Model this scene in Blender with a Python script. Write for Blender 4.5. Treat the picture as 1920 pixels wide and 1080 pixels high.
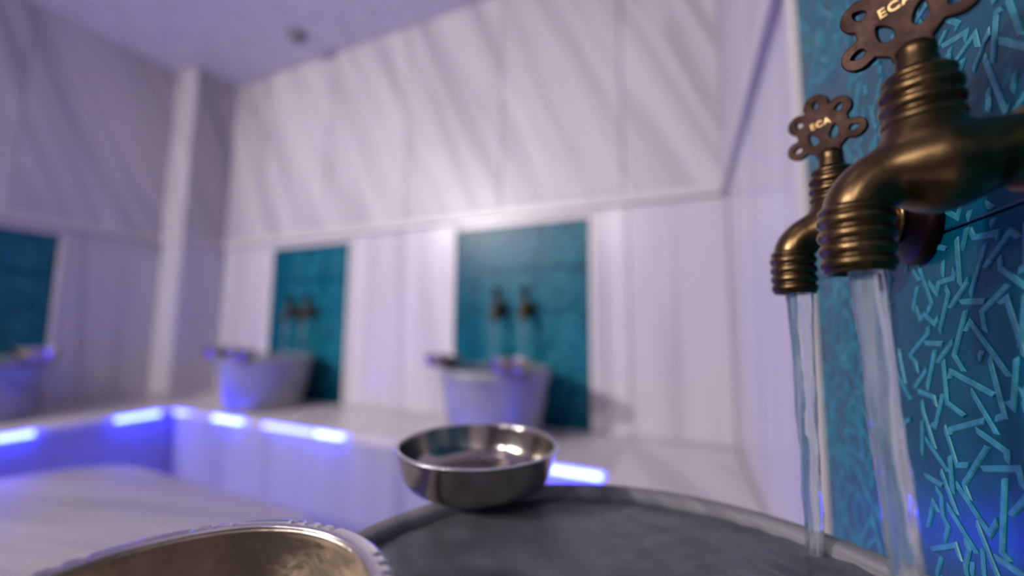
import bpy, bmesh, math, random
from mathutils import Vector, Matrix, noise
random.seed(7)
scene = bpy.context.scene
COL = scene.collection
for o in list(bpy.data.objects): bpy.data.objects.remove(o)

# ------------------------------------------------------------------ camera
FPX, YAW, PITCH, ROLL = 755.0, -0.4083, 0.0989, 0.0080
fwd = Vector((math.sin(YAW)*math.cos(PITCH), math.cos(YAW)*math.cos(PITCH), math.sin(PITCH)))
rgt = Vector((math.cos(YAW), -math.sin(YAW), 0)); up = rgt.cross(fwd)
r2 = math.cos(ROLL)*rgt + math.sin(ROLL)*up
u2 = -math.sin(ROLL)*rgt + math.cos(ROLL)*up
cam = bpy.data.cameras.new('camera'); camo = bpy.data.objects.new('camera', cam); COL.objects.link(camo)
M = Matrix((r2, u2, -fwd)).transposed().to_4x4(); camo.matrix_world = M
cam.sensor_width = 36; cam.lens = FPX/1920*36; cam.clip_start = 0.01; cam.clip_end = 50
cam.dof.use_dof = True; cam.dof.focus_distance = 0.262; cam.dof.aperture_fstop = 1.4
scene.camera = camo
# ------------------------------------------------------------------ view, world
scene.view_settings.view_transform = 'Standard'; scene.view_settings.look = 'None'
scene.view_settings.gamma = 1; scene.view_settings.use_curve_mapping = False
scene.view_settings.exposure = -0.24
w = bpy.data.worlds.new('world'); scene.world = w; w.use_nodes = True
w.node_tree.nodes['Background'].inputs[0].default_value = (0.5, 0.48, 0.62, 1)
w.node_tree.nodes['Background'].inputs[1].default_value = 0.05

# ------------------------------------------------------------------ measures (metres, camera at the origin)
XR, XL, YF, YN = 0.164, -3.27, 1.80, -3.4
ZC, ZB, ZF = 1.768, -0.45, -0.88
ZJ = 0.0695                     # joint between the two tiles of a panel
PT = 0.505                      # top of the tile panels
B0, B1 = 0.548, 0.594           # band between lower and upper walls

# ------------------------------------------------------------------ lights of the room: invented unseen ceiling lamps aimed at the far wall (bodies are built further down)
ADDED_LAMPS = [(-3.06, -2.2, 74, (1.0, 0.925, 0.935)), (-2.5, -2.8, 30, (1.0, 0.925, 0.935)), (-1.2, -2.7, 13, (1.0, 0.915, 0.91)), (-0.9, 0.1, 1.2, (1.0, 0.88, 0.84))]
BLUE = (0.03, 0.09, 1.0)
for x, y, e, c in ADDED_LAMPS:
    l = bpy.data.lights.new('added_lamp_light', 'AREA'); l.shape = 'DISK'; l.size = 0.26; l.energy = e; l.color = c
    o = bpy.data.objects.new('added_lamp_light', l); o.location = (x, y, ZC-0.03); COL.objects.link(o)
    l.spread = math.radians(92)
    d = Vector((-0.9, YF, 0.1))-Vector((x, y, ZC)); o.rotation_euler = d.to_track_quat('-Z', 'Y').to_euler()

# ------------------------------------------------------------------ materials
def newmat(name):
    m = bpy.data.materials.new(name); m.use_nodes = True
    return m, m.node_tree.nodes, m.node_tree.links, m.node_tree.nodes['Principled BSDF']
def ramp(N, stops):
    r = N.new('ShaderNodeValToRGB'); e = r.color_ramp.elements
    e[0].position, e[0].color = stops[0][0], (*stops[0][1], 1)
    e[1].position, e[1].color = stops[-1][0], (*stops[-1][1], 1)
    for p, c in stops[1:-1]:
        k = e.new(p); k.color = (*c, 1)
    return r
def marble(name, light, dark, tilt=0.0, freq=5.0, stretch=0.5, amount=0.5, rough=0.25, coord='wall', warm=None):
    """streaked marble: noise stretched along the vein direction, offset per slab"""
    m, N, L, P = newmat(name)
    tc = N.new('ShaderNodeTexCoord'); sep = N.new('ShaderNodeSeparateXYZ'); L.new(tc.outputs['Object'], sep.inputs[0])
    oi = N.new('ShaderNodeObjectInfo')
    def mth(op, a, b):
        n = N.new('ShaderNodeMath'); n.operation = op
        for i, v in enumerate((a, b)):
            if hasattr(v, 'links'): L.new(v, n.inputs[i])
            else: n.inputs[i].default_value = v
        return n.outputs[0]
    if coord == 'wall':
        u = mth('ADD', sep.outputs['X'], sep.outputs['Y']); v = sep.outputs['Z']
    else:
        u, v = sep.outputs['Y'], sep.outputs['X']
    ct, st = math.cos(tilt), math.sin(tilt)
    a = mth('ADD', mth('MULTIPLY', u, ct), mth('MULTIPLY', v, st))
    b = mth('SUBTRACT', mth('MULTIPLY', v, ct), mth('MULTIPLY', u, st))
    cx = N.new('ShaderNodeCombineXYZ')
    L.new(mth('MULTIPLY', a, freq), cx.inputs[0]); L.new(mth('MULTIPLY', b, stretch), cx.inputs[1])
    L.new(mth('MULTIPLY', oi.outputs['Random'], 37.0), cx.inputs[2])
    n1 = N.new('ShaderNodeTexNoise'); n1.inputs['Scale'].default_value = 1.0; n1.inputs['Detail'].default_value = 5
    n1.inputs['Roughness'].default_value = 0.55; n1.inputs['Distortion'].default_value = 0.6
    L.new(cx.outputs[0], n1.inputs['Vector'])
    mid = tuple(d+(l-d)*0.55 for l, d in zip(light, dark))
    r = ramp(N, [(0.36, dark), (0.36+0.12*amount, mid), (0.50+0.08*amount, light), (0.75, warm or light)])
    L.new(n1.outputs['Fac'], r.inputs[0])
    hs = N.new('ShaderNodeHueSaturation'); L.new(r.outputs[0], hs.inputs['Color'])
    L.new(mth('ADD', mth('MULTIPLY', oi.outputs['Random'], 0.12), 0.93), hs.inputs['Value'])
    L.new(hs.outputs[0], P.inputs['Base Color'])
    n2 = N.new('ShaderNodeTexNoise'); n2.inputs['Scale'].default_value = 60; n2.inputs['Detail'].default_value = 4
    L.new(tc.outputs['Object'], n2.inputs['Vector'])
    bp = N.new('ShaderNodeBump'); bp.inputs['Strength'].default_value = 0.06; bp.inputs['Distance'].default_value = 0.002
    L.new(n2.outputs['Fac'], bp.inputs['Height']); L.new(bp.outputs[0], P.inputs['Normal'])
    P.inputs['Roughness'].default_value = rough
    return m
MAT = {}
MAT['upper'] = marble('marble_upper', (0.54, 0.505, 0.535), (0.37, 0.345, 0.38), tilt=math.radians(24), freq=9, stretch=0.55, amount=0.8, rough=0.42, warm=(0.56, 0.52, 0.51))
MAT['lower'] = marble('marble_lower', (0.56, 0.53, 0.58), (0.43, 0.40, 0.45), tilt=math.radians(3), freq=8.0, stretch=0.35, amount=0.6, rough=0.26)
MAT['trim'] = marble('marble_trim', (0.60, 0.555, 0.55), (0.52, 0.48, 0.48), tilt=0, freq=2.0, stretch=2, amount=0.3, rough=0.36)
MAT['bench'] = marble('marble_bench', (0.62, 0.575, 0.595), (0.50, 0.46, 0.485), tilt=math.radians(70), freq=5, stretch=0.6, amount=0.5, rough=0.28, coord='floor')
MAT['bench_front_shaded'] = marble('marble_bench_front_shaded', (0.35, 0.345, 0.39), (0.27, 0.265, 0.31), tilt=math.radians(3), freq=6, stretch=0.4, amount=0.5, rough=0.35)  # bench stone darkened on its fronts; shade from white light put into colour
MAT['platform'] = marble('marble_platform', (0.37, 0.34, 0.325), (0.17, 0.16, 0.165), tilt=math.radians(-14), freq=6.5, stretch=0.35, amount=1.0, rough=0.6, coord='floor')
MAT['grey_wall'] = marble('marble_grey', (0.26, 0.25, 0.27), (0.16, 0.15, 0.17), tilt=math.radians(10), freq=5, stretch=0.5, rough=0.4)  # unseen rear wall, dark grey chosen to cut light bounced into the room
MAT['floor'] = marble('marble_floor', (0.36, 0.34, 0.37), (0.27, 0.26, 0.30), tilt=math.radians(20), freq=4, stretch=0.5, amount=0.5, rough=0.3, coord='floor')
MAT['basin'] = marble('marble_basin', (0.24, 0.24, 0.27), (0.15, 0.15, 0.18), tilt=math.radians(35), freq=14, stretch=4, amount=0.7, rough=0.4)

MAT['basin_near'] = marble('marble_basin_near', (0.25, 0.245, 0.26), (0.11, 0.11, 0.13), tilt=math.radians(35), freq=22, stretch=7, amount=0.9, rough=0.7)  # near basin: darker copy of the stone, weaker light put into its colour

def simple(name, col, rough=0.5, metal=0.0):
    m, N, L, P = newmat(name)
    tc = N.new('ShaderNodeTexCoord'); n = N.new('ShaderNodeTexNoise'); n.inputs['Scale'].default_value = 9; n.inputs['Detail'].default_value = 5
    L.new(tc.outputs['Object'], n.inputs['Vector'])
    r = ramp(N, [(0.3, tuple(c*0.93 for c in col)), (0.7, tuple(min(1, c*1.05) for c in col))])
    L.new(n.outputs['Fac'], r.inputs[0]); L.new(r.outputs[0], P.inputs['Base Color'])
    P.inputs['Roughness'].default_value = rough; P.inputs['Metallic'].default_value = metal
    return m
MAT['ceiling'] = simple('ceiling_paint', (0.82, 0.79, 0.85), 0.85)
MAT['grey_plastic'] = simple('grey_plastic', (0.22, 0.21, 0.24), 0.5)
MAT['white'] = simple('white_plastic', (0.55, 0.53, 0.56), 0.5)
MAT['grout'] = simple('grout', (0.42, 0.40, 0.44), 0.9)
MAT['dark_grout'] = simple('dark_grout', (0.02, 0.05, 0.07), 0.6)

def teal(name):
    """glazed tile; its strap pattern is relief geometry"""
    m, N, L, P = newmat(name)
    tc = N.new('ShaderNodeTexCoord')
    n = N.new('ShaderNodeTexNoise'); n.inputs['Scale'].default_value = 14; n.inputs['Detail'].default_value = 7; n.inputs['Roughness'].default_value = 0.6
    L.new(tc.outputs['Object'], n.inputs['Vector'])
    r = ramp(N, [(0.25, (0.0, 0.048, 0.082)), (0.55, (0.0, 0.082, 0.13)), (0.8, (0.0, 0.13, 0.18))])
    L.new(n.outputs['Fac'], r.inputs[0]); L.new(r.outputs[0], P.inputs['Base Color'])
    n2 = N.new('ShaderNodeTexNoise'); n2.inputs['Scale'].default_value = 120; L.new(tc.outputs['Object'], n2.inputs['Vector'])
    bp = N.new('ShaderNodeBump'); bp.inputs['Strength'].default_value = 0.12; bp.inputs['Distance'].default_value = 0.002
    L.new(n2.outputs['Fac'], bp.inputs['Height']); L.new(bp.outputs[0], P.inputs['Normal'])
    P.inputs['Roughness'].default_value = 0.30; P.inputs['Specular IOR Level'].default_value = 0.13
    return m
MAT['teal'] = teal('teal_tile')
def strapmat():
    m, N, L, P = newmat('strap_glaze')
    tc = N.new('ShaderNodeTexCoord'); n = N.new('ShaderNodeTexNoise'); n.inputs['Scale'].default_value = 160; n.inputs['Detail'].default_value = 6
    L.new(tc.outputs['Object'], n.inputs['Vector'])
    r = ramp(N, [(0.3, (0.015, 0.18, 0.23)), (0.7, (0.045, 0.31, 0.36))]); L.new(n.outputs['Fac'], r.inputs[0])
    L.new(r.outputs[0], P.inputs['Base Color']); P.inputs['Roughness'].default_value = 0.42; P.inputs['Specular IOR Level'].default_value = 0.3
    return m
MAT['strap'] = strapmat()

def metal(name, c0, c1, rough, bump=0.1, scale=40):
    m, N, L, P = newmat(name)
    tc = N.new('ShaderNodeTexCoord'); n = N.new('ShaderNodeTexNoise'); n.inputs['Scale'].default_value = scale; n.inputs['Detail'].default_value = 8
    n.inputs['Roughness'].default_value = 0.65
    L.new(tc.outputs['Object'], n.inputs['Vector'])
    r = ramp(N, [(0.3, c0), (0.7, c1)]); L.new(n.outputs['Fac'], r.inputs[0]); L.new(r.outputs[0], P.inputs['Base Color'])
    rr = ramp(N, [(0.3, (rough*1.25,)*3), (0.7, (rough*0.85,)*3)]); L.new(n.outputs['Fac'], rr.inputs[0]); L.new(rr.outputs[0], P.inputs['Roughness'])
    n2 = N.new('ShaderNodeTexNoise'); n2.inputs['Scale'].default_value = scale*9; L.new(tc.outputs['Object'], n2.inputs['Vector'])
    bp = N.new('ShaderNodeBump'); bp.inputs['Strength'].default_value = bump; bp.inputs['Distance'].default_value = 0.0006
    L.new(n2.outputs['Fac'], bp.inputs['Height']); L.new(bp.outputs[0], P.inputs['Normal'])
    P.inputs['Metallic'].default_value = 1.0
    return m
MAT['bronze'] = metal('bronze', (0.05, 0.033, 0.018), (0.21, 0.13, 0.058), 0.30)
MAT['bronze_dark'] = metal('bronze_dark', (0.014, 0.008, 0.007), (0.034, 0.020, 0.016), 0.45)
MAT['brass'] = metal('brass_worn', (0.30, 0.19, 0.08), (0.50, 0.35, 0.16), 0.45)
MAT['silver'] = metal('tinned_metal', (0.34, 0.30, 0.26), (0.50, 0.45, 0.40), 0.17, bump=0.05, scale=12)
MAT['silver_rim'] = metal('tinned_rim', (0.58, 0.54, 0.55), (0.74, 0.70, 0.72), 0.26, bump=0.05, scale=20)
MAT['hammered'] = metal('hammered_metal', (0.32, 0.27, 0.21), (0.62, 0.54, 0.44), 0.36, bump=1.0, scale=16)
MAT['engrave'] = metal('engraved_dark', (0.10, 0.08, 0.09), (0.2, 0.17, 0.17), 0.4)

def emitter(name, col, s):
    m, N, L, P = newmat(name)
    tc = N.new('ShaderNodeTexCoord'); n = N.new('ShaderNodeTexNoise'); n.inputs['Scale'].default_value = 30
    L.new(tc.outputs['Object'], n.inputs['Vector'])
    P.inputs['Base Color'].default_value = (0.8, 0.8, 0.9, 1)
    P.inputs['Emission Color'].default_value = (*col, 1)
    mm = N.new('ShaderNodeMapRange'); mm.inputs[3].default_value = s*0.8; mm.inputs[4].default_value = s*1.2
    L.new(n.outputs['Fac'], mm.inputs[0]); L.new(mm.outputs[0], P.inputs['Emission Strength'])
    return m
MAT['led'] = emitter('led_diffuser', (0.010, 0.016, 1.0), 140)
MAT['led_soft'] = emitter('led_diffuser_soft', (0.010, 0.015, 1.0), 60)
MAT['led_under'] = emitter('led_under_platform', (0.010, 0.015, 1.0), 11)
MAT['lamp'] = emitter('added_lamp_glass', (1.0, 0.88, 0.82), 5)

def watermat():
    m, N, L, P = newmat('still_water')
    out = N['Material Output']
    tr = N.new('ShaderNodeBsdfTransparent'); tr.inputs[0].default_value = (0.72, 0.78, 0.80, 1)
    gl = N.new('ShaderNodeBsdfGlossy'); gl.inputs['Roughness'].default_value = 0.2; gl.inputs['Color'].default_value = (0.9, 0.9, 0.9, 1)
    fr = N.new('ShaderNodeFresnel'); fr.inputs[0].default_value = 1.33
    tc = N.new('ShaderNodeTexCoord'); n = N.new('ShaderNodeTexNoise'); n.inputs['Scale'].default_value = 55; n.inputs['Detail'].default_value = 3
    L.new(tc.outputs['Object'], n.inputs['Vector'])
    bp = N.new('ShaderNodeBump'); bp.inputs['Strength'].default_value = 0.2; bp.inputs['Distance'].default_value = 0.004
    L.new(n.outputs['Fac'], bp.inputs['Height']); L.new(bp.outputs[0], gl.inputs['Normal']); L.new(bp.outputs[0], fr.inputs['Normal'])
    mx = N.new('ShaderNodeMixShader'); L.new(fr.outputs[0], mx.inputs[0]); L.new(tr.outputs[0], mx.inputs[1]); L.new(gl.outputs[0], mx.inputs[2])
    df = N.new('ShaderNodeBsdfDiffuse'); df.inputs['Color'].default_value = (0.30, 0.31, 0.35, 1)      # air bubbles stirred in
    r2_ = ramp(N, [(0.3, (0.22,)*3), (0.7, (0.42,)*3)]); n3 = N.new('ShaderNodeTexNoise'); n3.inputs['Scale'].default_value = 26; n3.inputs['Detail'].default_value = 6; L.new(tc.outputs['Object'], n3.inputs['Vector']); L.new(n3.outputs['Fac'], r2_.inputs[0])
    m2 = N.new('ShaderNodeMixShader'); L.new(r2_.outputs[0], m2.inputs[0]); L.new(tr.outputs[0], m2.inputs[1]); L.new(df.outputs[0], m2.inputs[2]); L.new(m2.outputs[0], mx.inputs[1])
    L.new(mx.outputs[0], out.inputs['Surface'])
    return m
MAT['water'] = watermat()
def streammat():
    m, N, L, P = newmat('running_water')
    out = N['Material Output']
    gl = N.new('ShaderNodeBsdfGlass'); gl.inputs['IOR'].default_value = 1.25; gl.inputs['Roughness'].default_value = 0.06; gl.inputs['Color'].default_value = (0.93, 0.97, 0.98, 1)
    df = N.new('ShaderNodeBsdfTranslucent'); df.inputs['Color'].default_value = (0.85, 0.86, 0.9, 1)
    d2 = N.new('ShaderNodeBsdfDiffuse'); d2.inputs['Color'].default_value = (0.85, 0.86, 0.9, 1)
    ad = N.new('ShaderNodeMixShader'); ad.inputs[0].default_value = 0.5; L.new(df.outputs[0], ad.inputs[1]); L.new(d2.outputs[0], ad.inputs[2])
    tc = N.new('ShaderNodeTexCoord'); mp = N.new('ShaderNodeMapping'); mp.inputs['Scale'].default_value = (150, 150, 14)
    L.new(tc.outputs['Object'], mp.inputs[0])
    n = N.new('ShaderNodeTexNoise'); n.inputs['Scale'].default_value = 1; n.inputs['Detail'].default_value = 4; L.new(mp.outputs[0], n.inputs['Vector'])
    r = ramp(N, [(0.38, (0.06,)*3), (0.64, (0.42,)*3)]); L.new(n.outputs['Fac'], r.inputs[0])
    mx = N.new('ShaderNodeMixShader'); L.new(r.outputs[0], mx.inputs[0]); L.new(gl.outputs[0], mx.inputs[1]); L.new(ad.outputs[0], mx.inputs[2])
    L.new(mx.outputs[0], out.inputs['Surface'])
    return m
MAT['stream'] = streammat()

# ------------------------------------------------------------------ builders
def tag(o, label=None, cat=None, group=None, kind=None):
    for k, v in (('label', label), ('category', cat), ('group', group), ('kind', kind)):
        if v: o[k] = v
    return o
def link(name, me, mat, parent=None, smooth=False):
    if mat and not me.materials: me.materials.append(MAT[mat])
    if smooth:
        for p in me.polygons: p.use_smooth = True
    o = bpy.data.objects.new(name, me); COL.objects.link(o)
    if parent: o.parent = parent
    return o
def empty(name, loc=(0, 0, 0), rz=0):
    o = bpy.data.objects.new(name, None); COL.objects.link(o); o.location = loc; o.rotation_euler = (0, 0, rz); o.empty_display_size = 0.05
    return o
def mesh(verts, faces, name='m'):
    me = bpy.data.meshes.new(name); me.from_pydata([tuple(v) for v in verts], [], faces); me.update()
    bm = bmesh.new(); bm.from_mesh(me); bmesh.ops.recalc_face_normals(bm, faces=bm.faces); bm.to_mesh(me); bm.free()
    return me
def boxmesh(x0, x1, y0, y1, z0, z1, bev=0.0, seg=1):
    bm = bmesh.new(); bmesh.ops.create_cube(bm, size=1)
    for v in bm.verts:
        v.co = Vector(((x0+x1)/2+v.co.x*(x1-x0), (y0+y1)/2+v.co.y*(y1-y0), (z0+z1)/2+v.co.z*(z1-z0)))
    if bev: bmesh.ops.bevel(bm, geom=list(bm.edges), offset=bev, segments=seg, affect='EDGES', profile=0.5)
    me = bpy.data.meshes.new('box'); bm.to_mesh(me); bm.free()
    return me
def box(name, x0, x1, y0, y1, z0, z1, mat, parent=None, bev=0.002, seg=1):
    return link(name, boxmesh(x0, x1, y0, y1, z0, z1, bev, seg), mat, parent)
def lathe(profile, seg=64, axis='z', close=False):
    """profile: list of (r, h)"""
    V, F = [], []
    n = len(profile)
    for r, h in profile:
        for j in range(seg):
            a = 2*math.pi*j/seg; c, s = r*math.cos(a), r*math.sin(a)
            V.append((c, s, h) if axis == 'z' else (h, c, s))
    for i in range(n-1):
        for j in range(seg):
            k = (j+1) % seg; F.append((i*seg+j, i*seg+k, (i+1)*seg+k, (i+1)*seg+j))
    if close:
        for j in range(seg):
            k = (j+1) % seg; F.append(((n-1)*seg+j, (n-1)*seg+k, k, j))
    else:
        F.append(tuple(range(seg))[::-1]); F.append(tuple((n-1)*seg+j for j in range(seg)))
    return mesh(V, F)
def smoothprof(pts, k=6):
    """Catmull-Rom through profile points"""
    P = [Vector(p) for p in pts]; out = []
    for i in range(len(P)-1):
        a, b, c, d = P[max(i-1, 0)], P[i], P[i+1], P[min(i+2, len(P)-1)]
        for q in range(k):
            t = q/k
            out.append(0.5*((2*b)+(c-a)*t+(2*a-5*b+4*c-d)*t*t+(3*b-a-3*c+d)*t**3))
    out.append(P[-1]); return [tuple(p) for p in out]
def tube(path, radii, seg=48):
    """sweep in the x-z plane"""
    V, F = [], []; n = len(path)
    for i, p in enumerate(path):
        t = (Vector(path[min(i+1, n-1)])-Vector(path[max(i-1, 0)])).normalized()
        s = Vector((0, 1, 0)); q = s.cross(t)
        for j in range(seg):
            a = 2*math.pi*j/seg
            V.append(Vector(p)+radii[i]*(math.cos(a)*s+math.sin(a)*q))
    for i in range(n-1):
        for j in range(seg):
            k = (j+1) % seg; F.append((i*seg+j, i*seg+k, (i+1)*seg+k, (i+1)*seg+j))
    F.append(tuple(range(seg))); F.append(tuple((n-1)*seg+j for j in range(seg)))
    return mesh(V, F)
def copy_tree(o, parent=None):
    c = o.copy(); COL.objects.link(c)
    if parent: c.parent = parent
    for ch in list(o.children): copy_tree(ch, c)
    return c

# ------------------------------------------------------------------ shell
fl = box('floor', XL-0.1, XR+0.1, YN-0.1, YF+0.1, ZF-0.06, ZF, 'floor', bev=0); tag(fl, 'pale marble floor of the bath', None, None, 'structure')
ce = box('ceiling', XL-0.1, XR+0.1, YN-0.1, YF+0.1, ZC, ZC+0.06, 'ceiling', bev=0); tag(ce, 'smooth lavender grey painted ceiling', None, None, 'structure')

G = 0.0018      # half width of an open joint
def wall(side, label):
    """backing of the wall, behind its slabs; structure that parents slabs, bands, frames and tiles"""
    d = 0.03
    if side == 'back': o = box('wall_back', XL-0.1, XR+0.1, YF+d, YF+0.1, ZF, ZC, 'grout', bev=0)
    if side == 'right': o = box('wall_right', XR+d, XR+0.1, YN-0.1, YF+d, ZF, ZC, 'grout', bev=0)
    if side == 'left': o = box('wall_left', XL-0.1, XL-d, YN-0.1, YF+d, ZF, ZC, 'grout', bev=0)
    if side == 'front': o = box('wall_front', XL-d, XR+d, YN-0.1, YN-d, ZF, ZC, 'grout', bev=0)
    return tag(o, label, None, None, 'structure')
def onwall(side, name, a0, a1, z0, z1, p, mat, parent, bev=0.0015, back=0.031):
    """a piece lying on a wall: a0..a1 along it, p metres proud of the nominal face"""
    if side == 'back': return box(name, a0, a1, YF-p, YF+back, z0, z1, mat, parent, bev)
    if side == 'right': return box(name, XR-p, XR+back, a0, a1, z0, z1, mat, parent, bev)
    if side == 'left': return box(name, XL-back, XL+p, a0, a1, z0, z1, mat, parent, bev)
    return box(name, a0, a1, YN-back, YN+p, z0, z1, mat, parent, bev)
def slabs(side, parent, edges, z0, z1, p, mat):
    for a, b in zip(edges, edges[1:]):
        onwall(side, 'marble_slab', a+G, b-G, z0+G, z1-G, p, mat, parent)
FR = 0.028      # width of the stone frame of a tile panel
def panel(side, parent, a0, a1, mat):
    t = []
    t.append(onwall(side, 'teal_tile', a0+0.001, a1-0.001, ZB, ZJ-0.0008, -0.004, mat, parent, 0.001))
    t.append(onwall(side, 'teal_tile', a0+0.001, a1-0.001, ZJ+0.0008, PT, -0.004, mat, parent, 0.001))
    onwall(side, 'panel_frame', a0-FR, a0, ZB, PT+FR, 0.006, 'trim', parent, 0.003)
    onwall(side, 'panel_frame', a1, a1+FR, ZB, PT+FR, 0.006, 'trim', parent, 0.003)
    onwall(side, 'panel_frame', a0+0.0005, a1-0.0005, PT, PT+FR, 0.006, 'trim', parent, 0.003)
    return t
def band(side, parent, a0, a1):
    onwall(side, 'stone_band', a0, a1, B0+0.0005, B1-0.0005, 0.020, 'trim', parent, 0.004)

PB = [(-1.102, -0.395), (-2.505, -1.842)]      # tile panels of the far wall
PRT = (-0.02, 0.688)                           # near tile panel on the right wall
PLF = (0.345, 1.053)                           # tile panel of the left wall
wb = wall('back', 'far wall clad in grey-veined white marble with two teal tile panels')
slabs('back', wb, [XL, -3.02, -2.505-FR], ZB, B0, 0, 'lower')
slabs('back', wb, [-2.505-FR, -1.842+FR], PT+FR, B0, 0, 'lower')
slabs('back', wb, [-1.842+FR, -1.695, -1.102-FR], ZB, B0, 0, 'lower')
slabs('back', wb, [-1.102-FR, -0.395+FR], PT+FR, B0, 0, 'lower')
slabs('back', wb, [-0.395+FR, -0.325, -0.226, XR], ZB, B0, 0, 'lower')
far_tiles = [(panel('back', wb, a0, a1, 'teal'), 'back', a0, a1) for a0, a1 in PB]
band('back', wb, -3.02, XR)
slabs('back', wb, [-3.02, -2.64, -2.04, -1.44, -0.84, -0.24, XR], B1, ZC, 0.012, 'upper')
slabs('back', wb, [XL, -2.0, -1.0, XR], ZF, ZB, 0, 'lower')

wr = wall('right', 'right wall clad in white marble around a near teal relief tile panel')
slabs('right', wr, [PRT[1]+FR, 1.22, YF], ZB, B0, 0, 'lower')
slabs('right', wr, [PRT[0]-FR, PRT[1]+FR], PT+FR, B0, 0, 'lower')
slabs('right', wr, [-2.4, -1.6, -0.8, PRT[0]-FR], ZB, B0, 0, 'lower'); slabs('right', wr, [YN, -2.4], ZB, B0, 0, 'lower')
near_tiles = panel('right', wr, *PRT, 'teal')
band('right', wr, YN, YF-0.021)
slabs('right', wr, [YN, -2.6, -1.8, -1.0, -0.2, 0.6, 1.2, YF-0.013], B1, ZC, 0.012, 'upper')
slabs('right', wr, [YN, -1.6, 0, YF], ZF, ZB, 0, 'lower')

wl = wall('left', 'shaded left wall clad in grey-veined marble with one teal tile panel')
slabs('left', wl, [PLF[1]+FR, 1.53], ZB, B0, 0, 'lower'); slabs('left', wl, [PLF[0]-FR, PLF[1]+FR], PT+FR, B0, 0, 'lower')
slabs('left', wl, [YN, -2.6, -1.8, -1.0, -0.3, PLF[0]-FR], ZB, B0, 0, 'lower')
far_tiles.append((panel('left', wl, *PLF, 'teal'), 'left', *PLF))
band('left', wl, YN, 1.53)
slabs('left', wl, [YN, -2.6, -1.9, -1.2, -0.5, 0.2, 0.85, 1.53], B1, ZC, 0.012, 'upper')
slabs('left', wl, [YN, -1.6, 0, YF], ZF, ZB, 0, 'lower')
# pier in the far left corner: part of the left wall
px0, px1, py0 = XL-0.02, -3.025, 1.53
box('pier_core', px0, px1-0.012, py0+0.012, YF, ZF, ZC, 'grout', wl, 0)
box('pier_front_slab', px0, px1, py0, py0+0.011, ZB+0.001, B0, 'lower', wl)
box('pier_front_slab', px0, px1+0.006, py0-0.006, py0+0.011, B1, ZC, 'upper', wl)
box('pier_side_slab', px1-0.011, px1, py0+0.012, YF-0.002, ZB+0.001, B0, 'lower', wl)
box('pier_side_slab', px1-0.011, px1+0.006, py0+0.012, YF-0.013, B1, ZC, 'upper', wl)
box('pier_band', px0, px1+0.010, py0-0.010, YF-0.021, B0+0.001, B1-0.001, 'trim', wl, 0.003)

wf = wall('front', 'unseen marble wall behind the camera, made dark grey to cut bounced light')
slabs('front', wf, [XL, -2.4, -1.6, -0.8, XR], ZF, B0, 0, 'grey_wall'); slabs('front', wf, [XL, -2.2, -1.1, XR], B1, ZC, 0.012, 'grey_wall'); band('front', wf, XL, XR)

# ------------------------------------------------------------------ benches, platform
YBF, XBL, XBR = 1.33, -2.58, -0.245      # front edges of the far, left and right benches
TH = 0.03
def bench(name, label, tops, fronts):
    e = empty(name, ((tops[0][0]+tops[0][1])/2, (tops[0][2]+tops[0][3])/2, ZF)); tag(e, label, 'bench')
    inv = Matrix.Translation(-Vector(e.location))
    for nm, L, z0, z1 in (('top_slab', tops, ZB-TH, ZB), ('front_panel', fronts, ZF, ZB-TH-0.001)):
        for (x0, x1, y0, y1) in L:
            o = box(nm, x0, x1, y0, y1, z0, z1, 'bench' if nm == 'top_slab' else 'bench_front_shaded', e, 0.004 if nm == 'top_slab' else 0.002, 2)
            o.matrix_parent_inverse = inv
    return e
g = 0.001
bench('stone_bench', 'pale marble bench running along the far wall below the teal panels',
      [(a+g, b-g, YBF, YF-0.002) for a, b in ((-2.58, -1.83), (-1.83, -1.03), (-1.03, XBR))],
      [(a+g, b-g, YBF+0.006, YBF+0.05) for a, b in ((-2.58, -1.83), (-1.83, -1.03), (-1.03, XBR))])
bench('stone_bench', 'shaded marble bench along the left wall, ending at the corner pier',
      [(XL+0.002, XBL-g, a+g, b-g) for a, b in ((-1.2, -0.3), (-0.3, 0.6), (0.6, 1.525))] + [(-3.02, XBL-g, 1.528, YF-0.002)],
      [(XBL-0.05, XBL-0.006, a+g, b-g) for a, b in ((-1.2, -0.3), (-0.3, 0.6), (0.6, 1.375))])
bench('stone_bench', 'marble bench along the right wall carrying the near grey basin',
      [(XBR+g, XR-0.002, a+g, b-g) for a, b in ((-1.2, -0.3), (-0.3, 0.6), (0.6, 1.2), (1.2, YF-0.002))],
      [(XBR+0.006, XBR+0.05, a+g, b-g) for a, b in ((-1.2, -0.3), (-0.3, 0.6), (0.6, 1.375))])

def roundrect(x0, x1, y0, y1, r, n=14):
    out = []
    for cx, cy, a0 in ((x1-r, y1-r, 0), (x0+r, y1-r, 90), (x0+r, y0+r, 180), (x1-r, y0+r, 270)):
        for i in range(n+1):
            a = math.radians(a0+90*i/n); out.append((cx+r*math.cos(a), cy+r*math.sin(a)))
    return out
def prism(outline, z0, z1, bev=0.0):
    n = len(outline); cx = sum(p[0] for p in outline)/n; cy = sum(p[1] for p in outline)/n
    rings = [(z0, 0), (z1-bev, 0), (z1-bev*0.3, bev*0.3), (z1, bev)] if bev else [(z0, 0), (z1, 0)]
    V, F = [], []
    for z, ins in rings:
        for x, y in outline:
            d = math.hypot(x-cx, y-cy); V.append((x-(x-cx)/d*ins, y-(y-cy)/d*ins, z))
    for i in range(len(rings)-1):
        for j in range(n): F.append((i*n+j, i*n+(j+1) % n, (i+1)*n+(j+1) % n, (i+1)*n+j))
    F.append(tuple(range(n))[::-1]); F.append(tuple((len(rings)-1)*n+j for j in range(n)))
    return mesh(V, F)
ZP = -0.55
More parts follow.
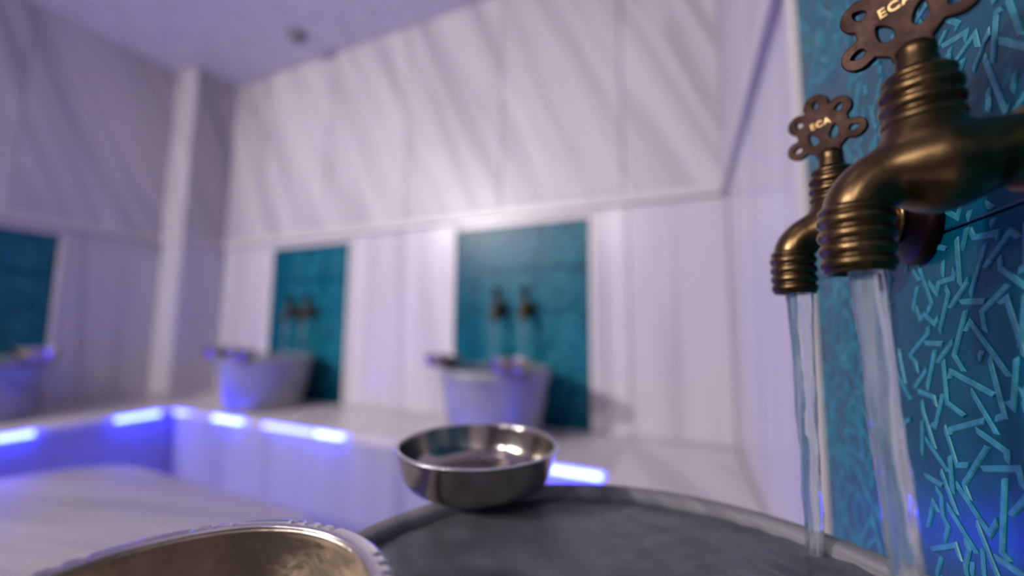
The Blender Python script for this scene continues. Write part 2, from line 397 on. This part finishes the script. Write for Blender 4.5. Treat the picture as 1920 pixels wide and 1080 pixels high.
pf = empty('marble_platform', (-1.52, 0.0, ZF)); tag(pf, 'low central marble slab with rounded corners behind the nearest metal bowl', 'platform')
inv = Matrix.Translation(-Vector(pf.location))
o = link('top_slab', prism(roundrect(-2.27, -0.80, -0.95, 0.925, 0.34), ZP-0.05, ZP, 0.012), 'platform', pf); o.matrix_parent_inverse = inv
o = link('plinth', prism(roundrect(-2.20, -0.87, -0.88, 0.855, 0.30), ZF, ZP-0.05), 'bench', pf); o.matrix_parent_inverse = inv
# light strip under the platform's lip, all round
ol = roundrect(-2.215, -0.855, -0.895, 0.870, 0.31); il = roundrect(-2.20, -0.87, -0.88, 0.855, 0.30)
n = len(ol); V = [(x, y, z) for z in (ZP-0.068, ZP-0.051) for x, y in ol] + [(x, y, z) for z in (ZP-0.068, ZP-0.051) for x, y in il]; F = []
for j in range(n):
    k = (j+1) % n
    F += [(j, k, n+k, n+j), (2*n+j, 3*n+j, 3*n+k, 2*n+k), (j, 2*n+j, 2*n+k, k), (n+j, n+k, 3*n+k, 3*n+j)]
o = link('led_strip', mesh(V, F), 'led_under', pf); o.matrix_parent_inverse = inv

# ------------------------------------------------------------------ light strips on the bench fronts
def led(x0, x1, y0, y1, mat, label):
    e = empty('led_strip', ((x0+x1)/2, (y0+y1)/2, ZB-0.026)); tag(e, label, 'led strip', 'blue light strips along the bench edges')
    o = box('diffuser', x0, x1, y0, y1, ZB-0.024, ZB-0.006, mat, e, 0.003, 2); o.matrix_parent_inverse = Matrix.Translation(-Vector(e.location))
    if x1-x0 > y1-y0: b = (x0-0.004, x1+0.004, y1-0.0005, y1+0.0008)
    elif x0 > -1: b = (x1-0.0005, x1+0.0008, y0-0.004, y1+0.004)
    else: b = (x0-0.0008, x0+0.0005, y0-0.004, y1+0.004)
    o = box('backing', *b, ZB-0.026, ZB-0.004, 'white', e, 0); o.matrix_parent_inverse = Matrix.Translation(-Vector(e.location))
d = 0.014
FB = (YBF-d, YBF-0.001)
led(-2.54, -2.42, *FB, 'led_soft', 'short blue light strip on the far bench beside the inner bench corner')
led(-2.21, -1.99, *FB, 'led', 'bright blue light strip on bench edge below the far left basin')
led(-1.83, -1.52, *FB, 'led_soft', 'dimmer blue light strip on bench edge below the left teal panel')
led(-1.50, -1.34, *FB, 'led', 'short white-blue light strip below the marble between the far panels')
led(-0.98, -0.62, *FB, 'led_soft', 'blue light strip on the far bench hidden behind the middle bowl')
led(-0.44, -0.262, *FB, 'led', 'blue light strip glowing just right of the middle metal bowl')
led(XBL+0.001, XBL+d, 1.09, 1.27, 'led', 'blue light strip on the left bench at the inner corner')
led(XBL+0.001, XBL+d, 0.62, 0.82, 'led', 'blue light strip at the left frame edge below the left basin')

# ------------------------------------------------------------------ basins
def basin_mesh(R, rin, h, cut=None, seg=96, depth=0.17, base=0.78):
    """carved stone basin; cut: local x of the flat back that stands against the wall"""
    prof = smoothprof([(base*R, 0), (base*R*1.03, 0.02), (0.86*R, h*0.32), (0.93*R, h*0.66), (0.955*R, h*0.80)], 5)
    prof += [(0.985*R, h*0.825), (R, h*0.85), (R, h-0.008), (R-0.003, h-0.002), (R-0.007, h)]
    prof += [(rin+0.004, h), (rin, h-0.004)] + smoothprof([(rin, h-0.006), (rin*0.97, h-depth*0.4), (rin*0.8, h-depth*0.85), (rin*0.3, h-depth), (0.012, h-depth)], 5)
    V, F = [], []
    wi = R-rin
    for i, (r, z) in enumerate(prof):
        inner = i > len(prof)-28+5
        for j in range(seg):
            a = 2*math.pi*j/seg; x, y = r*math.cos(a), r*math.sin(a)
            if cut is not None:
                c = cut if r >= R-0.009 or z < h*0.83 and i < 30 else cut
                lim = cut-(R-r)*0.55 if i < len(prof)-28 else cut-(R-r)
                x = min(x, lim if r < R else cut)
            V.append((x, y, z))
    n = len(prof)
    for i in range(n-1):
        for j in range(seg):
            k = (j+1) % seg; F.append((i*seg+j, i*seg+k, (i+1)*seg+k, (i+1)*seg+j))
    F.append(tuple(range(seg))[::-1]); F.append(tuple((n-1)*seg+j for j in range(seg)))
    return mesh(V, F)
def water_mesh(R, cut, splash, seg=120, rings=60):
    V, F = [(0, 0, 0)], []
    def hgt(x, y):
        z = 0.0006*noise.noise(Vector((x*40, y*40, 1.7)))
        for sx, sy in splash:
            dd = math.hypot(x-sx, y-sy); z += 0.0016*math.sin(dd*330)*math.exp(-dd*16)
        return z
    for i in range(1, rings+1):
        for j in range(seg):
            a = 2*math.pi*j/seg; r = R*i/rings; x, y = r*math.cos(a), r*math.sin(a)
            if cut is not None: x = min(x, cut-(R-r)*0.02)
            V.append((x, y, hgt(x, y)))
    for j in range(seg): F.append((0, 1+j, 1+(j+1) % seg))
    for i in range(rings-1):
        for j in range(seg):
            k = (j+1) % seg; F.append((1+i*seg+j, 1+(i+1)*seg+j, 1+(i+1)*seg+k, 1+i*seg+k))
    me = bpy.data.meshes.new('water'); me.from_pydata(V, [], F); me.update(); return me
ZR = -0.165
HB = ZR-ZB
BC = (-0.025, 0.231)
def basin(loc, R, rin, cut, label, grp=None, splash=()):
    e = empty('stone_basin', (loc[0], loc[1], ZB)); tag(e, label, 'basin')
    link('bowl', basin_mesh(R, rin, HB, cut), 'basin' if cut is None else 'basin_near', e, True)
    wt = link('water', water_mesh(rin-0.0008, None if cut is None else cut-(R-rin)-0.001, splash), 'water', e, True)
    wt.location = (0, 0, HB-0.009); wt['label'] = 'rippled clear water filling the basin'
    return e
T1, T2 = 0.268, 0.406      # y of the near taps
near_basin = basin(BC, 0.234, 0.2125, XR-0.002-BC[0], 'grey stone basin full of rippling water, nearest one under the two large bronze taps', None,
                   [(0.095-BC[0], T1-BC[1]), (0.086-BC[0], T2-BC[1])])
def far_basin(loc, rz, label):
    b = basin(loc, 0.232, 0.208, None, label); b.rotation_euler = (0, 0, rz); return b
far_basin((-0.748, YF-0.242, 0), 0, 'grey stone basin in front of the right teal panel on the far wall')
far_basin((-2.165, YF-0.242, 0), 0, 'grey stone basin in front of the left teal panel on the far wall')
far_basin((XL+0.242, 0.76, 0), 0, 'dim stone basin on the left bench, cut by the left frame edge')

# ------------------------------------------------------------------ bowls
def bowl_mesh(R, h, t=0.0022, lip=0.0, base=0.62, seg=96, amp=0.0):
    out = smoothprof([(0.004, 0.0), (base*R*0.95, 0.0), (base*R*1.17, 0.003), (R*0.91, h*0.27), (R*0.965, h*0.62), (R-lip, h-0.002)], 6)
    prof = out + ([(R-0.0012, h-0.002), (R, h-0.0008), (R-0.0008, h+0.0004), (R-lip, h+0.0008)] if lip else [(R+0.002, h-0.0008), (R+0.0024, h+0.0006), (R+0.0008, h+0.0014)])
    inn = [(max(r-t, 0.004), z+t) for r, z in out[::-1]]
    prof += [(min(r, R-lip-t*0.6), min(z, h)) for r, z in inn]
    V, F = [], []
    for r, z in prof:
        for j in range(seg):
            a = 2*math.pi*j/seg; V.append((r*math.cos(a), r*math.sin(a), z))
    n = len(prof)
    for i in range(n-1):
        for j in range(seg):
            k = (j+1) % seg; F.append((i*seg+j, i*seg+k, (i+1)*seg+k, (i+1)*seg+j))
    F.append(tuple(range(seg))[::-1]); F.append(tuple((n-1)*seg+j for j in range(seg)))
    return mesh(V, F)
def metal_bowl(loc, R, h, label, rz=0.0, grp='metal bath bowls on the basin rims'):
    e = empty('metal_bowl', loc, rz); tag(e, label, 'bowl', grp)
    link('bowl_body', bowl_mesh(R, h, base=0.70), 'silver', e, True)
    rim = lathe([(R-0.0008+0.0026*math.cos(a)+0.001, h+0.0006+0.0013*math.sin(a)) for a in [2*math.pi*i/12 for i in range(12)]], 96, 'z', True)
    link('rim', rim, 'silver_rim', e, True)
    return e
def notched(prof, seg=900):
    cuts = [math.radians(40*g_+9+6.0*k) for g_ in range(9) for k in range(4 if g_ % 2 == 0 else 3)]
    V, F = [], []; n = len(prof)
    for j in range(seg):
        a = 2*math.pi*j/seg
        dd = min(abs((a-c+math.pi) % (2*math.pi)-math.pi) for c in cuts); q = max(0.0, 1-dd/math.radians(1.5))
        for r, z in prof:
            wgt = max(0.0, min(1.0, (r-(FR_-0.0070))/0.005)); V.append(((r-0.0016*q*wgt)*math.cos(a), (r-0.0016*q*wgt)*math.sin(a), z-0.0018*q*wgt))
    for j in range(seg):
        k = (j+1) % seg
        for i in range(n):
            m_ = (i+1) % n; F.append((j*n+i, k*n+i, k*n+m_, j*n+m_))
    return mesh(V, F)
# nearest bowl: flat lip with groups of cut notches
FBW = (-0.188, 0.093, ZR+0.0002); FR_, FH = 0.0905, 0.050
e = empty('metal_bowl', FBW); tag(e, 'hammered metal bowl with a notched flat rim, nearest the camera at the bottom edge', 'bowl', 'metal bath bowls on the basin rims')
link('bowl_body', bowl_mesh(FR_, FH, lip=0.0085), 'hammered', e, True)
lipm = notched(smoothprof([(FR_-0.0098, FH+0.0002), (FR_-0.0088, FH+0.0016), (FR_-0.006, FH+0.0021), (FR_-0.002, FH+0.0017), (FR_+0.0004, FH+0.0006), (FR_, FH-0.0012), (FR_-0.004, FH-0.0014)], 4))
link('lip', lipm, 'silver_rim', e, True)
link('lip_bead', lathe([(FR_-0.0094+0.0010*math.cos(a), FH+0.0013+0.0010*math.sin(a)) for a in [2*math.pi*i/10 for i in range(10)]], 128, 'z', True), 'silver_rim', e, True)
# bowl standing on the far side of the rim
metal_bowl((-0.212, 0.3995, ZR+0.0002), 0.0845, 0.040, 'plain shiny metal bowl on the near basin rim in the middle of the photo')
def fb(bx, by, ang, R, label):
    rr = 0.222; a = math.radians(ang)
    metal_bowl((bx+rr*math.cos(a), by+rr*math.sin(a), ZR+0.0002), R, 0.048, label, ang)
fb(-0.748, YF-0.242, 202, 0.078, 'metal bowl on the left rim of the basin below the right far panel')
fb(-0.748, YF-0.242, 310, 0.078, 'metal bowl on the front rim of the basin below the right far panel')
fb(-2.165, YF-0.242, 226, 0.080, 'metal bowl on the left rim of the basin below the left far panel')
fb(-2.165, YF-0.242, 292, 0.066, 'metal bowl on the front rim of the basin below the left far panel')
fb(XL+0.242, 0.76, 35, 0.080, 'metal bowl on the rim of the basin at the left frame edge')

# ------------------------------------------------------------------ taps (local origin at the wall, room towards -x, heights in world metres above the camera level)
def evalmesh(o):
    dg = bpy.context.evaluated_depsgraph_get(); dg.update()
    return bpy.data.meshes.new_from_object(o.evaluated_get(dg))
def rings_profile(r0, z0, spec, k=8):
    """stack of rounded rings: spec = [(radius, height)...] separated by grooves of radius r0"""
    out = []; z = z0
    for R, h in spec:
        for i in range(k+1):
            t = i/k; out.append((r0+(R-r0)*math.sin(math.pi*t)**0.7, z+h*t))
        z += h
    return out, z
X0 = XR+0.006
def tap_parts():
    P = []
    # body: horizontal pipe, swollen valve chamber, elbow, spout; fused with a voxel remesh
    ctl = [(0.167, 0.088, 0.0165), (0.152, 0.088, 0.0168), (0.142, 0.0875, 0.0178), (0.132, 0.0855, 0.0210), (0.121, 0.0835, 0.0238), (0.110, 0.0825, 0.0205), (0.101, 0.0805, 0.0162), (0.0945, 0.0765, 0.0150), (0.0895, 0.0705, 0.0146), (0.087, 0.063, 0.0142), (0.0868, 0.050, 0.0140), (0.0868, 0.036, 0.0138)]
    pts = smoothprof(ctl, 6)
    tb = tube([(x-X0, 0, z) for x, z, r in pts], [r for x, z, r in pts])
    bn = lathe(smoothprof([(0.0205, 0.080), (0.0195, 0.095), (0.0165, 0.104), (0.0150, 0.112), (0.013, 0.118)], 5), 48)
    for v in bn.vertices: v.co.x += 0.118-X0
    bm = bmesh.new(); bm.from_mesh(tb); bm.from_mesh(bn)
    me = bpy.data.meshes.new('tap_body'); bm.to_mesh(me); bm.free()
    o = bpy.data.objects.new('tmp', me); COL.objects.link(o)
    md = o.modifiers.new('r', 'REMESH'); md.mode = 'VOXEL'; md.voxel_size = 0.0011
    ms = o.modifiers.new('s', 'SMOOTH'); ms.factor = 0.5; ms.iterations = 14
    body = evalmesh(o); bpy.data.objects.remove(o)
    P.append(('body', body, 'bronze'))
    # ringed mouth of the spout
    pr, _ = rings_profile(0.0146, 0.0318, [(0.0164, 0.0072), (0.0166, 0.0078), (0.0168, 0.0078), (0.0168, 0.0078), (0.0158, 0.0036)])
    pr = [(0.0105, 0.0335), (0.0112, 0.0306), (0.0140, 0.0302), (0.0150, 0.0308)] + pr + [(0.0140, 0.067)]
    m = lathe(pr, 72)
    for v in m.vertices: v.co.x += 0.0868-X0
    P.append(('spout_rings', m, 'bronze'))
    # bonnet with rings
    pr, z = rings_profile(0.0142, 0.1045, [(0.0168, 0.0085), (0.0170, 0.0075), (0.0168, 0.0080)])
    pr += smoothprof([(0.0140, z+0.001), (0.0150, z+0.004), (0.0125, z+0.0065), (0.0100, z+0.0085)], 4)
    m = lathe([(0.013, 0.103)]+pr, 72)
    for v in m.vertices: v.co.x += 0.118-X0
    P.append(('bonnet_rings', m, 'bronze'))
    m = lathe(smoothprof([(0.0098, z+0.006), (0.0092, z+0.010), (0.0082, z+0.016), (0.0080, z+0.020), (0.0060, z+0.023)], 4), 48)
    for v in m.vertices: v.co.x += 0.118-X0
    P.append(('stem', m, 'bronze'))
    # wall flange: bell shaped rosette and a collar
    m = lathe(smoothprof([(0.0365, -0.0005), (0.0370, -0.004), (0.0350, -0.008), (0.0300, -0.011), (0.0230, -0.0132), (0.0175, -0.0145)], 6), 72, 'x')
    for v in m.vertices: v.co.z += 0.088
    P.append(('wall_flange', m, 'bronze_dark'))
    m = lathe([(0.0165+0.0042*math.sin(math.pi*t/10)**0.6, -0.0190+0.0060*t/10) for t in range(11)], 60, 'x')
    for v in m.vertices: v.co.z += 0.088
    P.append(('collar', m, 'bronze'))
    return P, z
def handle_meshes():
    """pierced fan-shaped key with five lobes; plane x (u) - z (v)"""
    lobes = [(-0.0210, 0.0165, 0.0078), (-0.0150, 0.0385, 0.0086), (0.0, 0.0490, 0.0092), (0.0150, 0.0385, 0.0086), (0.0210, 0.0165, 0.0078)]
    core = [(-0.0075, -0.004), (0.0075, -0.004), (0.0085, 0.006), (0.0190, 0.0150), (0.0185, 0.030), (0.008, 0.046), (-0.008, 0.046), (-0.0185, 0.030), (-0.0190, 0.0150), (-0.0085, 0.006)]
    C0 = (0.0, 0.024)
    def inside(x, y):
        if any((x-a)**2+(y-b)**2 < r*r for a, b, r in lobes): return True
        c = False; n = len(core)
        for i in range(n):
            (x1, y1), (x2, y2) = core[i], core[(i+1) % n]
            if (y1 > y) != (y2 > y) and x < (x2-x1)*(y-y1)/(y2-y1)+x1: c = not c
        return c
    outl = []
    for k in range(180):
        a = 2*math.pi*k/180; r = 0.06
        while r > 0.002 and not inside(C0[0]+r*math.cos(a), C0[1]+r*math.sin(a)): r -= 0.0002
        outl.append((C0[0]+r*math.cos(a), C0[1]+r*math.sin(a)))
    def drop(cx, cy, w, h, ang):
        out = []
        for k in range(24):
            t = 2*math.pi*k/24; x = w*math.cos(t)*(1-0.35*math.sin(t)); y = h*math.sin(t)
            out.append((cx+x*math.cos(ang)-y*math.sin(ang), cy+x*math.sin(ang)+y*math.cos(ang)))
        return out
    holes = [drop(-0.0078, 0.0205, 0.0036, 0.0066, 0.30), drop(0.0078, 0.0205, 0.0036, 0.0066, -0.30)]
    for x, y, r in lobes:
        holes.append(drop(x*1.0, y+0.0004, 0.0029, 0.0040, math.atan2(-(x), (y-0.018)) if abs(x) > 1e-6 else 0))
    cu = bpy.data.curves.new('handle', 'CURVE'); cu.dimensions = '2D'; cu.fill_mode = 'BOTH'; cu.extrude = 0.0020; cu.bevel_depth = 0.0006; cu.bevel_resolution = 2
    for loop in [outl]+holes:
        s = cu.splines.new('POLY'); s.points.add(len(loop)-1); s.use_cyclic_u = True
        for p, (x, y) in zip(s.points, loop): p.co = (x, y, 0, 1)
    o = bpy.data.objects.new('tmp', cu); COL.objects.link(o); hm = evalmesh(o); bpy.data.objects.remove(o)
    tx = bpy.data.curves.new('t', 'FONT'); tx.body = 'ECA'; tx.size = 0.0074; tx.align_x = 'CENTER'; tx.extrude = 0.0004; tx.space_character = 1.15; tx.offset = 0.00012
    o = bpy.data.objects.new('tmp', tx); COL.objects.link(o); tm = evalmesh(o); bpy.data.objects.remove(o)
    for v in tm.vertices: v.co.y += 0.0290; v.co.z += 0.0028
    return hm, tm
tparts, zs = tap_parts()
hmesh, tmesh = handle_meshes()
small_flange = lathe(smoothprof([(0.0285, -0.0005), (0.0290, -0.003), (0.0270, -0.008), (0.0225, -0.011), (0.0175, -0.0130)], 6), 72, 'x')
for v in small_flange.vertices: v.co.z += 0.088
def make_tap(loc, rz, theta, lean, label, flange=None):
    t = empty('tap', loc, rz); tag(t, label, 'tap')
    for nm, me, mat in tparts: link(nm, flange if flange and nm == 'wall_flange' else me, mat, t, True)
    # the curve lies in its x-y plane: stand it up, turn it about the stem
    T = math.radians(theta)
    R = Matrix(((math.cos(T), 0, -math.sin(T)), (-math.sin(T), 0, -math.cos(T)), (0, 1, 0))).to_4x4()
    R = Matrix.Rotation(math.radians(-lean), 4, 'Y') @ R
    h = link('handle', hmesh, 'bronze_dark', t); h.matrix_local = Matrix.Translation((0.118-X0, 0, zs+0.0165)) @ R @ Matrix.Scale(0.97, 4)
    l = link('raised_lettering', tmesh, 'brass', h); l['label'] = 'worn brass raised lettering ECA'
    return t
make_tap((XR+0.004, T1, 0), 0, 36, 11, 'large bronze tap nearest the camera, cut by the right frame edge', small_flange)
make_tap((XR+0.004, T2, 0), 0, 34, 9, 'bronze tap behind the largest tap, with its whole pierced handle visible')
TF = YF+0.004
make_tap((-0.838, TF, 0), math.pi/2, 20, 0, 'left bronze tap of the pair on the right far teal panel')
make_tap((-0.692, TF, 0), math.pi/2, 20, 0, 'right bronze tap of the pair on the right far teal panel')
make_tap((-2.262, TF, 0), math.pi/2, 20, 0, 'left bronze tap of the pair on the left far teal panel')
make_tap((-2.112, TF, 0), math.pi/2, 20, 0, 'right bronze tap of the pair on the left far teal panel')

# ------------------------------------------------------------------ running water
def stream(p0, p1, ra, rb, seed, label, bow=(0, 0), seg=40, n=90, amp=0.24):
    V, F = [], []
    base = Vector(p1)
    for i in range(n+1):
        t = i/n; c = Vector(p0).lerp(Vector(p1), t)
        c.x += bow[0]*math.sin(math.pi*t)+0.0012*noise.noise(Vector((seed, t*5, 0)))*min(1, t*4); c.y += bow[1]*math.sin(math.pi*t)+0.0012*noise.noise(Vector((seed+9, t*5, 0)))*min(1, t*4)
        r = ra+(rb-ra)*t**0.7
        for j in range(seg):
            a = 2*math.pi*j/seg
            f = 1+amp*(0.35+t)*(noise.noise(Vector((seed+1.6*math.cos(a), 1.6*math.sin(a), t*4.5)))+0.35*noise.noise(Vector((seed+3.5*math.cos(a), 3.5*math.sin(a), t*17))))
            V.append(Vector((c.x+r*f*math.cos(a), c.y+r*f*math.sin(a), c.z))-base)
    for i in range(n):
        for j in range(seg):
            k = (j+1) % seg; F.append((i*seg+j, i*seg+k, (i+1)*seg+k, (i+1)*seg+j))
    F.append(tuple(range(seg))); F.append(tuple(n*seg+j for j in range(seg)))
    o = link('water_stream', mesh(V, F), 'stream', None, True); o.location = base
    tag(o, label, 'water', 'streams of running water'); return o
ZW = ZR-0.0095
stream((0.0880, T1, 0.0318), (0.0965, T1-0.002, ZW), 0.0074, 0.0062, 2.3, 'thick rippling water stream falling from the nearest bronze tap')
stream((0.0880, T2, 0.0318), (0.0870, T2-0.004, ZW), 0.0094, 0.0055, 7.9, 'thin clear water stream falling from the second bronze tap')
for bx in (-0.838, -0.692, -2.262, -2.112):
    side = 'right' if bx > -1.5 else 'left'; lr = 'left' if bx in (-0.838, -2.262) else 'right'
    stream((bx, YF+0.004-0.0772, 0.033), (bx, YF-0.080, ZW), 0.007, 0.006, bx, 'faint water stream below the %s tap of the %s far panel' % (lr, side), n=30, seg=16)

# ------------------------------------------------------------------ ceiling fittings
sd = empty('smoke_detector', (-2.115, 1.575, ZC)); tag(sd, 'small round detector on the lavender ceiling near the far wall', 'detector')
link('base', lathe([(0.056, 0.0), (0.056, -0.012), (0.052, -0.016), (0.045, -0.018)], 40), 'grey_plastic', sd, True)
link('cap', lathe(smoothprof([(0.043, -0.016), (0.042, -0.030), (0.034, -0.038), (0.006, -0.040)], 4), 40), 'grey_plastic', sd, True)
for i, (x, y, en, c) in enumerate(ADDED_LAMPS):
    L = empty('added_lamp', (x, y, ZC)); tag(L, ['added unseen round lamp over the left part of the bath', 'added unseen round lamp over the middle of the bath', 'added unseen round lamp by the wall behind the camera', 'added unseen round lamp above the platform edge near the basin'][i], 'lamp', 'added round lamps out of view')
    link('ring', lathe([(0.165, 0), (0.165, -0.012), (0.160, -0.018), (0.150, -0.018), (0.146, -0.010)], 48), 'white', L, True)
    link('glass', lathe([(0.144, -0.011), (0.140, -0.016), (0.02, -0.020)], 48), 'lamp', L, True)

# ------------------------------------------------------------------ relief straps of the near tiles, traced on the wall plane and mirrored along the wall
def onwall_pt(px, py):
    dd = (px-960)*r2-(py-540)*u2+FPX*fwd; dd = dd*(XR/dd.x); return dd.y, dd.z
CR = {
 'A': (1740, 0, 4.5, [[(200,-10),(232,25),(170,140)],[(60,165),(190,215),(165,260)],[(95,265),(35,390)],[(60,405),(255,285),(240,355)],[(175,520),(325,300),(350,410)],[(430,350),(430,300),(315,600)],[(125,420),(100,510)],[(545,85),(500,120),(470,540)],[(590,0),(700,310)],[(525,360),(810,430)],[(400,500),(570,950),(605,915)],[(650,940),(810,700)],[(435,770),(435,950)],[(760,540),(810,650)]]),
 'B': (1700, 380, 4.5, [[(45,530),(155,850),(120,920)],[(245,500),(240,615)],[(135,680),(195,765),(210,680),(330,640),(340,560)],[(360,310),(385,690)],[(440,200),(405,390)],[(660,110),(635,200)],[(475,240),(500,300),(690,260),(685,310)],[(590,350),(470,775)],[(590,550),(800,245),(865,300)],[(925,160),(925,540),(870,575)],[(710,460),(715,560),(920,710),(990,720)],[(780,690),(560,920),(590,1080)],[(270,720),(290,770),(220,1080)],[(305,890),(460,650)],[(390,840),(590,830)],[(710,850),(765,810),(920,1300)],[(880,1220),(920,800),(990,800)],[(30,890),(60,985),(95,945),(180,1025),(210,970)],[(5,580),(55,660)],[(980,320),(980,380)],[(465,70),(445,150)],[(600,20),(655,75)]]),
 'C': (1660, 560, 3.6, [[(490,80),(415,380),(480,490)],[(490,220),(520,160),(775,525)],[(820,400),(800,730),(760,690)],[(935,540),(870,640),(855,600)],[(645,400),(745,790),(690,805)],[(530,625),(695,910)],[(385,540),(395,490),(680,650)],[(345,420),(370,700),(485,790)],[(225,300),(340,305)],[(305,430),(405,290)],[(290,345),(240,600)],[(245,190),(245,235),(140,365)],[(125,380),(165,430),(175,490)],[(155,600),(235,475)],[(185,625),(285,665),(295,715)],[(340,640),(290,860),(265,845)],[(390,920),(390,880),(615,820)],[(205,690),(215,760),(290,1000)],[(205,820),(205,1040)]]),
 'D': (1690, 800, 3.857, [[(265,0),(350,275),(430,275)],[(130,90),(285,320)],[(565,135),(400,410),(440,515)],[(490,25),(700,180),(700,240)],[(530,300),(780,300),(810,430)],[(685,370),(665,900),(725,970)],[(725,630),(885,450)],[(350,415),(580,770),(630,680)],[(490,690),(640,1080)],[(285,570),(490,910)],[(205,445),(240,500),(250,640),(290,720),(265,810)],[(150,720),(185,540),(220,610)],[(180,880),(345,850),(375,950)],[(245,930),(210,1060)],[(405,820),(435,880),(410,1000),(420,1070)],[(525,870),(540,1080)],[(625,940),(830,1080)],[(240,320),(350,620)],[(300,210),(320,460)],[(130,350),(250,420)],[(860,590),(885,680)]]),
}
strokes = []
for ox, oy, sc, L in CR.values():
    for pl in L: strokes.append([onwall_pt(ox+x/sc, oy+y/sc) for x, y in pl])
allp = [p for s in strokes for p in s]
def strap(pts, wd):
    """flat-topped raised strap with bevelled flanks along a polyline in the wall plane (y, z)"""
    n = len(pts); V, F = [], []; hh = 0.0007+random.uniform(-0.0002, 0.0002)
    for i in range(n):
        a = Vector(pts[max(i-1, 0)]); b = Vector(pts[i]); c = Vector(pts[min(i+1, n-1)])
        d1 = (b-a).normalized() if i else (c-b).normalized(); d2 = (c-b).normalized() if i < n-1 else d1
        n1, n2 = Vector((-d1.y, d1.x)), Vector((-d2.y, d2.x)); m = (n1+n2)
        m = m.normalized() if m.length > 0.3 else n1
        k = min(1.0/max(m.dot(n1), 0.45), 2.0)
        for off, h in ((-1.0, 0), (-0.72, 1), (0.72, 1), (1.0, 0)):
            q = b+m*k*wd*off
            if i == 0: q = q+d1*wd*0.8*off
            if i == n-1: q = q-d1*wd*0.8*off
            V.append((XR+0.0039-hh*h, q.x, q.y))
    for i in range(n-1):
        for j in range(3): F.append((i*4+j, i*4+j+1, i*4+4+j+1, i*4+4+j))
    F.append((0, 1, 2, 3)); F.append(tuple((n-1)*4+j for j in (3, 2, 1, 0)))
    return V, F
YM1, YM2 = 0.452, 0.292
everything = []
done, rest, count = set(), {0: ([], []), 1: ([], [])}, [0]
def place(pl, first=False):
    if not all(PRT[0]+0.006 < y < PRT[1]-0.006 and ZB+0.02 < z < PT-0.006 for y, z in pl): return
    zc = sum(z for y, z in pl)/len(pl); yc = sum(y for y, z in pl)/len(pl); ti = 1 if zc > ZJ else 0
    lo, hi = (ZJ+0.003, 9) if ti else (-9, ZJ-0.003)
    pl = [(y, min(max(z, lo), hi)) for y, z in pl]
    if any((Vector(p)-Vector(q)).length < 0.002 for p, q in zip(pl, pl[1:])): return
    smp = []
    for p, q in zip(pl, pl[1:]):
        p, q = Vector(p), Vector(q); k = max(2, int((q-p).length/0.004)); smp += [p.lerp(q, t/k) for t in range(k+1)]
    cells = {(round(p.x/0.0055), round(p.y/0.0055)) for p in smp}
    if not first and any((a+i, b+j) in done for a, b in cells for i in (0,) for j in (0,)): return
    done.update(cells); V, F = strap(pl, 0.0021); everything.append((ti, V, F))
    if count[0] < 290:
        link('relief_strap', mesh(V, F), 'strap', near_tiles[ti]); count[0] += 1
    else:
        A, B = rest[ti]; k = len(A); A += V; B += [tuple(q+k for q in f) for f in F]
for pl in strokes: place(pl, True)
ZM = 0.185
for fy in (lambda y: 2*YM1-y, lambda y: y, lambda y: y+0.25, lambda y: 1.06-y, lambda y: 2*YM2-y, lambda y: y+0.16, lambda y: y-0.16):
    for fz in (lambda z: z, lambda z: 2*ZM-z, lambda z: z+0.20, lambda z: z-0.20):
        for pl in strokes: place([(fy(y), fz(z)) for y, z in pl])
for ti, (A, B) in rest.items():
    if A:
        o = link('relief_straps', mesh(A, B), 'strap', near_tiles[ti]); o['kind'] = 'stuff'

# the same relief on the far tiles, too small there to pick apart: one part per tile
for tiles, side, a0, a1 in far_tiles:
    for ti in (0, 1):
        A, B = [], []
        for t_, V, F in everything:
            if t_ != ti: continue
            Q = [(v[0]-XR, a0+(v[1]-PRT[0]), v[2]) for v in V]
            if max(q[1] for q in Q) > a1-0.004 or min(q[1] for q in Q) < a0+0.004: continue
            k = len(A); B += [tuple(q+k for q in f) for f in F]
            A += [(al, YF+d_, z) for d_, al, z in Q] if side == 'back' else [(XL-d_, al, z) for d_, al, z in Q]
        o = link('relief_straps', mesh(A, B), 'strap', tiles[ti]); o['kind'] = 'stuff'
